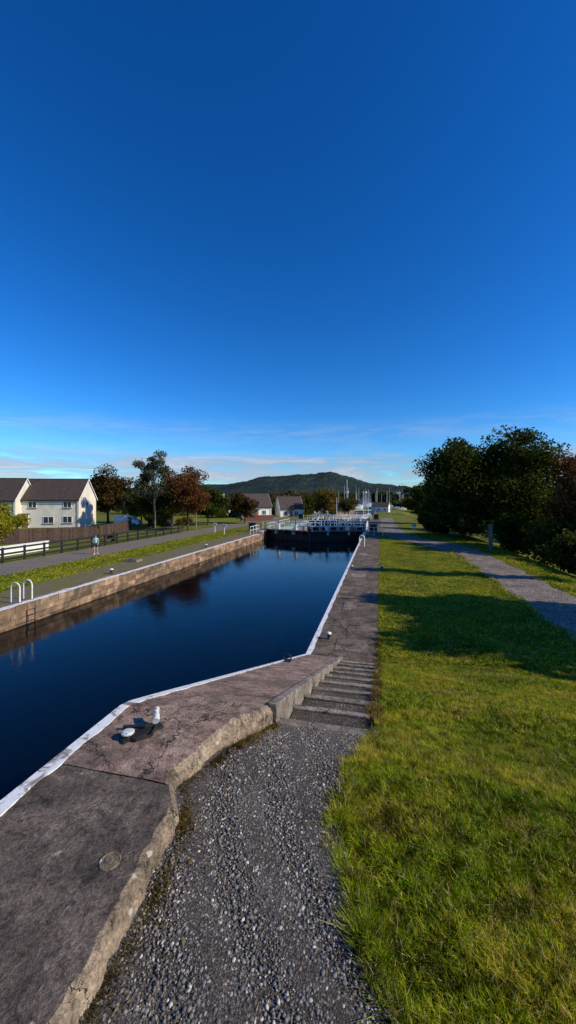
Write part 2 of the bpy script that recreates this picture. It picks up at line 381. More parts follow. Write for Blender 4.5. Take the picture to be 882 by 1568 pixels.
slab('concrete_lock_coping',-5,2.55,LE,lambda y:float(np.interp(y,[-5,1,2.2,2.4,2.6],[-1.3,-1.25,-1.31,-1.36,-1.5])),lambda y:ST(y)-.004,M['greyc'],M['edgec'])
slab('sandstone_lock_coping',2.555,12.1,LE,lambda y:float(np.interp(y,[2.56,2.7,3.3,4.2,4.4,12.1],[-1.5,-1.55,-1.34,-1.2,-1.2,-1.2])),ST,M['pink'],M['edgec'])
def linestrip(name,pts,w,th=0.006,drop=0.10):
    mb=MB();n=len(pts)
    ws=[w*(1+.12*math.sin(i*1.9)+random.uniform(-.08,.08)) for i in range(n)]
    for i in range(n-1):
        (x0,y0,z0),(x1,y1,z1)=pts[i],pts[i+1]
        a0=(x0-.006,y0,z0+th);b0=(x0+ws[i],y0,z0+th);a1=(x1-.006,y1,z1+th);b1=(x1+ws[i+1],y1,z1+th)
        mb.add([a0,b0,b1,a1,(x0-.006,y0,z0-drop),(x1-.006,y1,z1-drop),(b0[0],y0,z0-.01),(b1[0],y1,z1-.01)],[(0,1,2,3),(0,3,5,4),(1,6,7,2)],M['line'])
    return mb.build(name)
linestrip('white_edge_line',[(LE(y),y,ST(y)) for y in np.arange(-5,12.11,.15)],0.095)
linestrip('white_edge_line',[(-2.3,y,0.02) for y in np.arange(12.1,51.5,.5)],0.16)

mb=MB()
yy=sorted(list(np.arange(-5,12.2,.6))+[12.1,30,50,100,260])
for i in range(len(yy)-1):
    a,b=yy[i],yy[i+1]
    za=ST(a) if a<=12.1 else -0.0; zb=ST(b) if b<=12.1 else 0.0
    if a>=100: za=zb=-1.0
    mb.add([(LE(a),a,za-.004),(LE(b),b,zb-.004),(LE(b),b,-5),(LE(a),a,-5)],[(0,1,2,3)],M['stone'])
mb.build('canal_wall')
def Q(x,y): return np.zeros_like(x)+0.02
grid('quay_pavement',[-2.3,-1.6,-.8,-.1],[11.9,20,30,40,48,56,70,98],Q,M['quay'],smooth=False)
mb=MB()
for k in range(14):
    y=13.2+k*2.4
    if random.random()<.75:
        mb.box((-1.15+random.uniform(-.3,.35),y,0.024),(random.uniform(.6,1.3),random.uniform(.7,1.6),0.012),M['kerb'] if random.random()<.12 else M['greyc'],jit=.02,rz=random.uniform(-.06,.06))
mb.build('quay_repair_slabs')

ysg=np.arange(-5,4.27,.1)
V=[];F=[]
nx=12
for j,y in enumerate(ysg):
    l=-1.65;r=float(GE(y))+.03
    for i in range(nx+1):
        V.append((l+(r-l)*i/nx,y,float(Hy(y))+.02+(0.006*math.sin(i*1.7+y*6) if 0<i<nx else 0)))
for j in range(len(ysg)-1):
    for i in range(nx):
        a=j*(nx+1)+i; F.append((a,a+1,a+nx+2,a+nx+1))
bulk('gravel_path',np.array(V),np.array(F),M['gravel'],smooth=True)
def stones(name,n,yf,size,mat):
    t=(1+5**.5)/2
    base=np.array([(-1,t,0),(1,t,0),(-1,-t,0),(1,-t,0),(0,-1,t),(0,1,t),(0,-1,-t),(0,1,-t),(t,0,-1),(t,0,1),(-t,0,-1),(-t,0,1)])/1.9
    fc=np.array([(0,11,5),(0,5,1),(0,1,7),(0,7,10),(0,10,11),(1,5,9),(5,11,4),(11,10,2),(10,7,6),(7,1,8),(3,9,4),(3,4,2),(3,2,6),(3,6,8),(3,8,9),(4,9,5),(2,4,11),(6,2,10),(8,6,7),(9,8,1)])
    y=yf(n); x=rng.uniform(0,1,n); l=-1.33; r=GE(y)+.05
    x=l+(r-l)*x
    s=size[0]+(size[1]-size[0])*rng.random(n)**3
    z=Hy(y)+.02+s*.1
    V=base[None]*(1+rng.uniform(-.35,.35,(n,12,1)))*s[:,None,None]*np.stack([rng.uniform(.7,1.3,n),rng.uniform(.6,1.3,n),rng.uniform(.35,.75,n)],1)[:,None,:]
    a=rng.uniform(0,6.28,n); ca,sa=np.cos(a)[:,None],np.sin(a)[:,None]
    X=V[...,0]*ca-V[...,1]*sa+x[:,None]; Y=V[...,0]*sa+V[...,1]*ca+y[:,None]; Z=V[...,2]+z[:,None]
    V=np.stack([X,Y,Z],2).reshape(-1,3); F=(fc[None]+(np.arange(n)*12)[:,None,None]).reshape(-1,3)
    return bulk(name,V,F,mat)
def stonemat():
    m,nt,out=newmat('stone_chippings')
    g=nt.nodes.new('ShaderNodeNewGeometry')
    r=ramp(nt,[(0,(0.06,0.05,0.042)),(0.5,(0.15,0.128,0.105)),(0.86,(0.23,0.2,0.17)),(0.97,(0.52,0.47,0.4))]); nt.links.new(g.outputs['Random Per Island'],r.inputs[0])
    b=nt.nodes.new('ShaderNodeBsdfPrincipled'); b.inputs['Roughness'].default_value=0.75
    nt.links.new(r.outputs[0],b.inputs['Base Color']); nt.links.new(b.outputs[0],out.inputs[0]); return m
M['chips']=stonemat()
stones('gravel_chippings',36000,lambda n:0.6+3.62*rng.random(n)**1.3,(0.003,0.012),M['chips'])

# steps: gravel treads, each held by a worn concrete nosing on its downhill edge
mb=MB(); ns=10; y00=4.28; run=(12.0-y00)/ns; z0s=2.44; rise=(z0s-0.03)/ns
mb.box((-.58,y00,z0s-.2),(1.12,.12,.42),M['kerb'],jit=.006)
for i in range(ns):
    y0=y00+.065+i*run; z=z0s-(i+1)*rise
    mb.box((-.59,y0+(run-.12)/2,z-.26+(.0 if i<ns-1 else -.03)),(1.06,run-.12,.5),M['stepgravel'])
    if i<ns-1: mb.box((-.58,y0+run-.06,z-.2),(1.10,.10,.43),M['kerb'],jit=.011,rz=random.uniform(-.018,.018))
n=8
for i in range(n):
    ya=4.2+i*(7.9/n); yb=ya+7.9/n-.012
    za=ST(ya)+.03; zb=ST(yb)+.03
    x0,x1=-1.24,-1.13
    mb.add([(x0,ya,za),(x1,ya,za),(x1,yb,zb),(x0,yb,zb),(x0,ya,za-.8),(x1,ya,za-.8),(x1,yb,zb-.8),(x0,yb,zb-.8)],[(0,1,2,3),(1,5,6,2),(0,3,7,4),(0,4,5,1),(3,2,6,7)],M['kerb'])
mb.build('path_steps',bevel=0.01)
mb=MB()
for i in range(16):
    ya=4.25+i*.5; yb=ya+.5; xa=-.075+.01*math.sin(i*2.1); xb=-.075+.01*math.sin((i+1)*2.1)
    mb.add([(xa,ya,float(Hy(ya))+.01),(xb,yb,float(Hy(yb))+.01),(xb,yb,float(Hy(yb))-.5),(xa,ya,float(Hy(ya))-.5)],[(0,1,2,3)],M['soil'])
mb.build('soil_bank')

cp=[(-10,8),(30,8.05),(38,7.7),(43,6.6),(47,5.0),(51,3.2),(56,2.1),(64,1.6),(100,1.6)]
ysp=[-10,0,3.2,3.6]+list(np.arange(4,12.1,.5))+list(np.arange(12.5,60,.5))+[64,70,80,90,100]
V=[];F=[]
for y in ysp:
    cx=float(np.interp(y,[a for a,b in cp],[b for a,b in cp])); hw=float(np.interp(y,[0,35,46,52,100],[1.4,1.5,2.3,1.7,1.3]))
    jl=.12*math.sin(y*1.3)+.09*math.sin(y*3.1)+random.uniform(-.05,.05)
    z=float(Hy(y))+.03
    for x in (cx-hw+jl,cx,cx+hw+.12*math.sin(y*1.7+1)+random.uniform(-.05,.05)): V.append((x,y,z))
for j in range(len(ysp)-1):
    for i in range(2):
        a=j*3+i; F.append((a,a+1,a+4,a+3))
bulk('gravel_footpath',np.array(V),np.array(F),M['gravelfar'])
def PX(y): return np.interp(y,[a for a,b in cp],[b for a,b in cp])

grid('towpath',[-28.0,-26,-23.6],[-10,3.2,12,30,60,98],lambda x,y:Hy(y)+.015,M['asphalt'],smooth=False)
grid('dirt_strip',[-19.6,-18,-16.9],[-10,3.2,12,30,52,98],lambda x,y:Hy(y)+.012,M['dirt'],smooth=False)
mb=MB()
y=-2.0
while y<54:
    L=random.uniform(1.0,1.5)
    if y>12: mb.box((-16.6,y+L/2,-.13),(.62,L-.02,.33),M['stone'],jit=.014)
    y+=L
for cidx,(zt,hh) in enumerate([(-.30,.27),(-.58,.27),(-.86,.27)]):
    y=10+cidx*.4
    while y<54:
        L=random.uniform(.6,1.1)
        mb.box((-16.6+random.uniform(-.012,.012),y+L/2,zt-hh/2),(.56,L-.014,hh-.014),M['stone'],jit=.012); y+=L
mb.box((-16.75,21,-3),(.6,66,3.8),M['wetstone'])
mb.box((-16.75,158,-3.2),(.6,206,4.2),M['stone'])
mb.build('stone_canal_wall')
linestrip('white_edge_line',[(-16.29-.33,y,0.045) for y in np.arange(12,51.5,.5)],0.32,drop=0.02)

# ---------------------------------------------------------------- grass blades
def blades(name,x,y,h,w,mat,lean=.5,z=None):
    n=len(x); z=H(x,y) if z is None else z
    a=rng.uniform(0,6.283,n); hh=h*rng.uniform(.5,1.35,n); ww=w*rng.uniform(.7,1.3,n)
    clump=.55+.9*(.5+.5*np.sin(x*9.3+1.7*np.sin(y*5.1))*np.sin(y*8.7+1.3*np.sin(x*4.3))); hh=hh*clump
    lx=rng.normal(0,lean,n)*hh; ly=rng.normal(0,lean,n)*hh
    dx=np.cos(a)*ww/2; dy=np.sin(a)*ww/2
    V=np.stack([np.stack([x-dx,y-dy,z-.004],1),np.stack([x+dx,y+dy,z-.004],1),np.stack([x+lx,y+ly,z+hh],1)],1).reshape(-1,3)
    return bulk(name,V,np.arange(3*n).reshape(-1,3),mat)
n=270000
y=.8+4.4*rng.random(n); x=GE(y)+ (rng.random(n)**1.1)*(.75*y+1.8)
x0=GE(y)-.02+.05*rng.normal(0,1,n)*(rng.random(n)<.15); x=np.maximum(x,x0)
X1,Y1=x,y
n2=160000; y=rng.uniform(5.2,12.5,n2); x=GE(y)+rng.random(n2)*(.6*y+2.2); X2,Y2=x,y
g=empty('grass')
o=blades('near_blades',X1,Y1,.038,.007,M['blade'],.9); o.parent=g
o=blades('slope_blades',X2,Y2,.048,.013,M['blade'],.8); o.parent=g
n3=140000; y=12.5+35*rng.random(n3)**1.6; x=GE(y)+rng.random(n3)*(6.7-GE(y)); k=x<PX(y)-1.6; o=blades('lawn_blades',x[k],y[k],.055,.03,M['blade'],.6); o.parent=g
n4=70000; y=12+46*rng.random(n4); x=PX(y)+1.5+rng.random(n4)*4; k=(y<38)|(x>PX(y)+2.4); o=blades('verge_blades',x[k],y[k],.1,.05,M['blade'],.6); o.parent=g
n5=60000; y=14+44*rng.random(n5); x=-23.7+rng.random(n5)*4.2; o=blades('bank_blades',x,y,.07,.06,M['blade'],.6,z=Hy(y)); o.parent=g
n6=9000; y=rng.uniform(1,4.3,n6); x=GE(y)+rng.normal(0,.035,n6); o=blades('edge_tufts',x,y,.06,.008,M['blade'],.8); o.parent=g
n9=5000; y=12+28*rng.random(n9); x=6.6+.12*np.sin(y*1.3)+rng.normal(0,.12,n9); o=blades('path_edge_tufts',x,y,.09,.03,M['blade'],.7,z=Hy(y)+.03); o.parent=g
wd=empty('weeds')
n7=5600; k=rng.integers(0,60,n7); ky=rng.uniform(4.2,14,60); y=ky[k]+rng.normal(0,.07,n7); x=-.06+rng.normal(0,.035,n7); o=blades('step_weeds',x,y,.085,.012,M['weed'],.6,z=Hy(y)+.0); o.parent=wd
n8=6000; k=rng.integers(0,50,n8); ky=rng.uniform(.6,4.2,50); y=ky[k]+rng.normal(0,.06,n8); x=np.interp(y,[1,2.2,2.6,2.7,3.3,4.2],[-1.21,-1.27,-1.4,-1.5,-1.29,-1.15])+np.abs(rng.normal(0,.05,n8)); o=blades('coping_moss',x,y,.02,.009,M['weed'],.8,z=Hy(y)+.02); o.parent=wd

# ---------------------------------------------------------------- trees
def leafcloud(P,s,r,flat=0.0):
    n=len(P); a=r.normal(0,1,(n,3)); a/=np.linalg.norm(a,axis=1)[:,None]
    b=np.cross(a,r.normal(0,1,(n,3))); b/=np.linalg.norm(b,axis=1)[:,None]
    if flat: a[:,2]*=flat; b[:,2]*=flat
    sc=(s*r.uniform(.6,1.4,n))[:,None]
    V=np.stack([P-a*sc*.6,P+b*sc*.32,P+a*sc*.6,P-b*sc*.32],1).reshape(-1,3)
    return V,np.arange(4*n).reshape(-1,4)
r=np.random.default_rng(77)
n=420; y=r.uniform(1,4.2,n); x=np.where(r.random(n)<.35,r.uniform(-1.25,-.95,n),r.uniform(-.3,3.5,n)); z=np.where(x<GE(y),Hy(y)+.032,H(x,y)+.035)
V,F=leafcloud(np.stack([x,y,z],1),.024,r,.25); bulk('fallen_leaves',V,F,LF['fallen'])
def tree(name,x,y,z0,h,rx,ry,bot,leaf,n,ls,tr=.25,clumps=30,seed=1,cr=.34,multi=1):
    r=np.random.default_rng(seed); e=empty(name,(x,y,z0))
    cz=(h+bot)/2; rz=(h-bot)/2
    d=r.normal(0,1,(clumps,3)); d/=np.linalg.norm(d,axis=1)[:,None]
    rad=r.uniform(.3,.86,clumps)[:,None]
    cc=d*rad*np.array([rx,ry,rz])+np.array([0,0,cz])
    cs=r.uniform(.6,1.25,clumps)*cr*min(rx,rz)
    k=r.integers(0,clumps,n)
    q=r.normal(0,1,(n,3)); q/=np.linalg.norm(q,axis=1)[:,None]
    q*= (r.random(n)**.45)[:,None]
    P=cc[k]+q*cs[k][:,None]*np.array([1.15,1.15,.8])
    st=r.random(n)<.06; P[st]+=r.normal(0,.25,(st.sum(),3))
    P[:,2]=np.maximum(P[:,2],bot*.6)
    V,F=leafcloud(P,ls,r)
    bulk('foliage',V,F,leaf,parent=e)
    mb=MB()
    pts=[Vector((0,0,-.3)),Vector((r.uniform(-.15,.15),0,bot*.6)),Vector((r.uniform(-.3,.3),r.uniform(-.3,.3),cz)),Vector((r.uniform(-.4,.4),r.uniform(-.4,.4),h-.12*h))]
    mb.tube(pts,[tr,tr*.8,tr*.45,tr*.12],M['bark'],8)
    for i in range(min(clumps,16)):
        f=r.uniform(.25,.8); s0=Vector((0,0,bot*.5+(cz-bot*.5)*f)); c=Vector(cc[i]); mid=(s0+c)/2+Vector((0,0,-.05*h*r.random()))
        mb.tube([s0,mid,c],[tr*.4,tr*.22,tr*.07],M['bark'],5)
    mb.build('trunk',e,smooth=True)
    return e
def bush(name,x,y,z0,h,rx,ry,leaf,n,ls,seed):
    return tree(name,x,y,z0,h,rx,ry,.1,leaf,n,ls,.06,max(8,int(rx*6)),seed,.5)
tree('broadleaf_tree',10.4,53,-1.0,14.6,5.6,4.6,1.0,LF['green'],32000,.32,.35,64,11,.36)
tree('broadleaf_tree',15.6,52,-2.2,16.8,5.8,4.8,1.2,LF['green'],32000,.32,.35,64,12,.36)
tree('copper_tree',18.9,40.5,-2.8,13.8,4.2,4.5,1.0,LF['rust'],24000,.28,.3,50,13,.36)
tree('copper_tree',24,40,-3,14,5,5,1,LF['rust'],12000,.35,.3,30,14,.38)
tree('broadleaf_tree',8.3,80,0,9.0,3.8,3.4,.8,LF['green'],8000,.34,.2,26,15,.4)
tree('broadleaf_tree',20,62,-2.5,12,5.5,4,.6,LF['olive'],9000,.4,.2,30,16,.4)
for i,(bx,by,hh,rr) in enumerate([(14.9,29.5,2.4,2.3),(15.3,34,3.2,2.6),(15.5,39,4.2,3.0),(13.4,45,3.4,2.6),(10.5,50,2.8,2.5),(7.5,56,2.6,2.2),(20,33,4.6,3.4),(12,57,3,2.4),(7.5,66,3,2.2),(18.5,27,3.6,2.8),(17.8,46,4.4,3),(16.5,31,3.6,2.6)]):
    bush('shrub',bx,by,float(H(bx,by))-.2,hh+1.2,rr,rr,LF['green'],5200,.26,40+i)
tree('spreading_tree',19.6,16.4,-2.9,14.0,4.4,5.2,9.0,LF['green'],18000,.36,.22,38,21,.42)
tree('columnar_tree',14.5,26.6,-1.2,12.2,.65,.6,1.5,LF['olive'],6000,.24,.14,34,22,.9)
tree('ash_tree',-37.2,58,0,14.2,3.4,3.2,3.6,LF['grey'],8500,.28,.22,40,31,.26)
tree('copper_tree',-53.5,67.5,0,11.8,4.9,4.4,1.5,LF['brown'],16000,.34,.3,40,32,.38)
tree('rowan_tree',-29.2,55,0,10.3,4.2,3.4,1.6,LF['rust'],14000,.26,.2,46,33,.3)
tree('broadleaf_tree',-36,62,0,8.8,4.2,3.4,1.0,LF['olive'],11000,.3,.2,34,34,.36)
tree('broadleaf_tree',-40.5,64,0,7.6,4.0,3.0,.8,LF['green'],10000,.3,.2,32,37,.36)
tree('broadleaf_tree',-47,69,0,8.2,4.4,3.0,.8,LF['olive'],10000,.3,.2,32,38,.36)
tree('broadleaf_tree',-31,66,0,7.6,4.2,3.0,.8,LF['green'],9000,.3,.2,30,35,.38)
tree('broadleaf_tree',-26,72,0,6.6,3.4,3.0,.8,LF['brown'],7000,.3,.16,26,36,.4)
bush('golden_bush',-34.4,56,0,2.6,1.6,1.5,LF['gold'],3500,.2,37)
bush('golden_bush',-31.5,57.5,0,2.2,1.5,1.3,LF['gold'],3000,.2,38)
bush('shrub',-38.5,60,0,3.2,2.4,2,LF['green'],4000,.24,39)
bush('yellow_hedge',-41.2,34.5,0,5.0,2.2,2.4,LF['yellow'],16000,.17,51)
bush('golden_bush',-30,38.5,0,1.0,.8,.8,LF['green'],900,.14,52)
tree('round_tree',-14.5,104,-1,8.6,4.2,3.4,1.2,LF['gold'],9000,.36,.2,28,53,.42)
tree('broadleaf_tree',-22,120,-1,7.4,3.8,3.2,1.2,LF['green'],6000,.4,.2,22,54,.42)
tree('broadleaf_tree',-10,128,-1.5,7.2,3.2,3.2,1.2,LF['olive'],5000,.4,.2,22,55,.42)
def treemass(name,pts,leaf,ls,seed):
    r=np.random.default_rng(seed); P=[]
    for (x,y,z,h,w) in pts:
        m=int(380*max(1,(w/4)))
        for c in range(5):
            cx,cy,cz=x+r.uniform(-.6,.6)*w,y+r.uniform(-.5,.5)*w,z+h*r.uniform(.25,.8)
            q=r.normal(0,1,(m//5,3)); q/=np.linalg.norm(q,axis=1)[:,None]; q*=(r.random(m//5)**.4)[:,None]
            P.append(np.array([cx,cy,cz])+q*np.array([w*.5,w*.5,h*.32]))
    P=np.concatenate(P); V,F=leafcloud(P,ls,r); return bulk(name,V,F,leaf)
r=np.random.default_rng(9)
treemass('distant_trees',[(r.uniform(-150,-30),r.uniform(85,170),-1,r.uniform(4.5,7.5),r.uniform(3,6)) for _ in range(60)],LF['green'],.8,1)
treemass('distant_trees',[(r.uniform(-130,-22),r.uniform(100,220),-2,r.uniform(5,9),r.uniform(3,6)) for _ in range(52)],LF['olive'],.9,2)
treemass('distant_trees',[(r.uniform(18,90),r.uniform(66,200),-3,r.uniform(6,10),r.uniform(4,7)) for _ in range(70)],LF['green'],.9,3)
treemass('distant_trees',[(r.uniform(-420,420),r.uniform(905,1100),-3,r.uniform(10,20),r.uniform(14,26)) for _ in range(190)],LF['green'],4.5,4)
treemass('distant_trees',[(r.uniform(-100,-35),r.uniform(240,420),-3,r.uniform(8,13),r.uniform(6,12)) for _ in range(60)],LF['brown'],1.5,5)
treemass('distant_trees',[(r.uniform(16,60),r.uniform(210,400),-3,r.uniform(6,9),r.uniform(6,12)) for _ in range(30)],LF['olive'],1.5,6)

rx_=[-6000,-4000,-2500,-1600,-1115,-960,-875,-782,-645,-560,-467,-390,-316,-260,-211,-87,74,267,635,976,2000,4500]
rz_=[30,40,70,84,104,108,122,148,158,160,166,168,176,168,154,110,88,74,58,50,40,20]
hx=np.concatenate([np.linspace(-6000,-1700,25),np.linspace(-1650,1100,320),np.linspace(1200,4500,18)])
hy=np.linspace(1700,3600,60)
def hz(X,Y):
    base=np.interp(X,rx_,rz_)
    prof=np.where(Y<2500,sm((Y-1700)/800)**1.2,sm((3600-Y)/1100))
    nz=4*np.sin(X*.031+Y*.01)+3*np.sin(X*.072-Y*.02+2)+3*np.sin(X*.013+Y*.023)+rng.normal(0,2.8,X.shape)
    return (base+nz*.7)*prof-4
grid('wooded_hill',hx,hy,hz,M['hill'],smooth=False)

# ---------------------------------------------------------------- buildings
def house(name,loc,rz,L,W,eave,ridge,wall,fw,gw,door=None,chim=True):
    e=empty(name,loc,math.radians(rz))
    mb=MB()
    mb.add([(-L,0,-.5),(0,0,-.5),(0,0,eave),(-L,0,eave)],[(0,1,2,3)],wall)
    mb.add([(0,W,-.5),(-L,W,-.5),(-L,W,eave),(0,W,eave)],[(0,1,2,3)],wall)
    mb.add([(0,0,-.5),(0,W,-.5),(0,W,eave),(0,W/2,ridge),(0,0,eave)],[(0,1,2,3,4)],wall)
    mb.add([(-L,0,-.5),(-L,W,-.5),(-L,W,eave),(-L,W/2,ridge),(-L,0,eave)],[(4,3,2,1,0)],wall)
    mb.build('walls',e)
    mb=MB(); sl=(ridge-eave)/(W/2); ov=.35; t=.13
    for sgn in(0,1):
        yy0=-ov if sgn==0 else W+ov; z0=eave-ov*sl+.03; zr=ridge+.03
        a=[(-L-.15,yy0,z0),(.15,yy0,z0),(.15,W/2,zr),(-L-.15,W/2,zr)]
        b=[(p[0],p[1],p[2]+t) for p in a]
        mb.add(a+b,[(0,1,2,3),(4,5,6,7),(0,1,5,4),(1,2,6,5),(3,0,4,7)],M['roof'])
    mb.box((-L/2,W/2,ridge+t+.04),(L+.3,.22,.1),M['roof'])
    mb.build('roof',e)
    mb=MB()
    for gx in(.17,-L-.2):
        for sgn in(0,1):
            y0=-ov if sgn==0 else W+ov; z0=eave-ov*sl
            mb.add([(gx,y0,z0-.08),(gx,W/2,ridge-.08),(gx,W/2,ridge+.17),(gx,y0,z0+.17),(gx+.03,y0,z0-.08),(gx+.03,W/2,ridge-.08),(gx+.03,W/2,ridge+.17),(gx+.03,y0,z0+.17)],[(0,1,2,3),(4,5,6,7),(3,2,6,7),(0,1,5,4)],M['white'])
    mb.cyl((-L-.1,-ov-.07,eave-ov*sl-.02),(.1,-ov-.07,eave-ov*sl-.02),.06,.06,M['black'])
    mb.cyl((-.3,-.08,eave-.2),(-.3,-.08,0),.04,.04,M['black'],6)
    mb.build('gutter_and_verge',e)
    mb=MB()
    def win(x,z,w,h,side):
        if side=='f':
            mb.box((x,-.02,z),(w,.06,h),M['glass'])
            for dx in(-w/2,0,w/2): mb.box((x+dx,-.035,z),(.07,.09,h+.07),M['white'])
            for dz in(-h/2,h/2): mb.box((x,-.037,z+dz),(w+.07,.094,.07),M['white'])
            mb.box((x,-.07,z-h/2-.07),(w+.25,.16,.08),M['kerb'])
        else:
            mb.box((.02,x,z),(.06,w,h),M['glass'])
            for dx in(-w/2,w/2): mb.box((.035,x+dx,z),(.09,.07,h+.07),M['white'])
            for dz in(-h/2,h/2): mb.box((.037,x,z+dz),(.094,w+.07,.07),M['white'])
    for a in fw: win(*a,'f')
    for a in gw: win(*a,'g')
    mb.build('windows',e)
    if door is not None:
        mb=MB(); mb.box((door,-.03,1.0),(.95,.08,2.05),M['redstone']); mb.box((door,-.04,2.1),(1.15,.1,.12),M['white'])
        for dx in(-.53,.53): mb.box((door+dx,-.04,1.03),(.1,.1,2.1),M['white'])
        mb.box((door,-.5,2.35),(1.6,1.0,.12),M['roof']); mb.build('door',e)
    if chim:
        mb=MB(); mb.box((-L+.6,W/2,ridge+.5),(.9,.6,1.2),wall); mb.box((-L+.6,W/2,ridge+1.15),(1.0,.7,.12),M['kerb'])
        for dx in(-.2,.2): mb.cyl((-L+.6+dx,W/2,ridge+1.2),(-L+.6+dx,W/2,ridge+1.5),.11,.09,M['redstone'])
        mb.build('chimney',e)
    return e
house('cream_house',(-50.2,56,0),18,11.2,7,4.95,8.3,M['harl'],[(-1.9,3.9,1.3,1.0),(-7.6,3.9,1.3,1.0),(-1.9,1.35,1.5,1.1),(-5.0,1.3,1.7,1.1)],[(3.0,4.0,.6,.8),(5.2,1.6,.6,.9)],door=-8.8,chim=False)
house('cream_house',(-58.6,51.5,0),18,12,6.2,4.9,8.3,M['harl'],[(-2,3.9,1.3,1.0),(-7,3.9,1.3,1.0),(-2,1.4,1.5,1.1)],[(3,4.0,.6,.8)],door=-5,chim=True)
house('white_cottage',(-27.6,97,-.2),35,8,6,3.2,6.3,M['harlw'],[(-2,1.5,1,1.1),(-6,1.5,1,1.1)],[(3,3.6,.8,.9),(3,1.4,.9,1)],door=-4,chim=False)
house('white_cottage',(-20.5,104,-.6),30,6.5,6,3.0,6.0,M['harlw'],[(-2,1.5,1,1.1),(-5,1.5,1,1.1)],[(3,3.4,.8,.9)],door=-3.5,chim=False)
house('white_cottage',(-37,112,-.8),30,10,6,3.2,6.0,M['harlw'],[(-2,1.5,1,1.1),(-6,1.5,1,1.1)],[(3,3.2,.8,.9)],door=-4,chim=True)
house('boat_shed',(-19,150,-1.6),20,7,5,3.0,4.6,M['harlw'],[(-2,1.5,1,1.1),(-5,1.5,1,1.1)],[(2.5,1.4,1.2,1)],chim=False)
house('boat_shed',(4.5,215,-2.6),-10,9,6,3.4,5.4,M['harlw'],[(-2,1.5,1,1.1),(-5,1.5,1,1.1)],[(2.5,1.4,1.2,1)],chim=False)
r=np.random.default_rng(5)
for i in range(14):
    house('marina_building',(float(r.uniform(-180,110)),float(r.uniform(906,950)),-3),float(r.uniform(-30,30)),float(r.uniform(10,26)),9,6,10,M['harlw'],[(-4,2.5,2,2),(-7,2.5,2,2)],[(5,2.5,2,2)],chim=False)
for i in range(12):
    house('hillside_house',(float(r.uniform(-700,300)),float(r.uniform(1830,1990)),float(r.uniform(10,36))),float(r.uniform(-30,30)),float(r.uniform(12,20)),9,6,10,M['harlw'],[(-4,3,2,2)],[(5,3,2,2)],chim=False)
def boardfence(name,p0,p1,h,mat):
    p0=Vector(p0);p1=Vector(p1);L=(p1-p0).length;d=(p1-p0)/L;ang=math.atan2(d.y,d.x);mb=MB();n=int(L/.16)
    for i in range(n):
        p=p0+d*(i+.5)*.16; hh=h+random.uniform(-.02,.02)
        if i%14==0: mb.box((p.x,p.y,(h+.1)/2),(.12,.12,h+.1),mat,rz=ang)
        else: mb.box((p.x,p.y,hh/2+.03),(.145,.025,hh),mat,rz=ang)
    for z in(.4,h-.3):
        c=(p0+p1)/2; o=Vector((-d.y,d.x,0))*.05; mb.box((c.x+o.x,c.y+o.y,z),(L,.05,.09),mat,rz=ang)
    return mb.build(name)
boardfence('garden_fence',(-41,32.5,0),(-33.6,40.6,0),1.55,M['brownfence'])
boardfence('garden_fence',(-33.7,40.9,0),(-38.5,54,0),1.55,M['brownfence'])
mb=MB()
y=20.0
while y<52:
    mb.box((-28.3,y,.58),(.13,.13,1.2),M['black']); y+=1.9
for z in(1.08,.68,.28): mb.box((-28.21,36,z),(.05,32,.15),M['black'])
mb.build('post_and_rail_fence')
mb=MB(); mb.box((-31.6,26.2,.4),(.25,10,.8),M['harlw']); mb.box((-31.6,26.2,.83),(.33,10.1,.07),M['white']); mb.build('white_garden_wall',bevel=.01)
mb=MB(); mb.box((-25.5,80,.6),(6,.4,1.3),M['redstone'],rz=.3); mb.box((-25.5,80,1.29),(6.2,.5,.1),M['kerb'],rz=.3); mb.build('brick_wall')

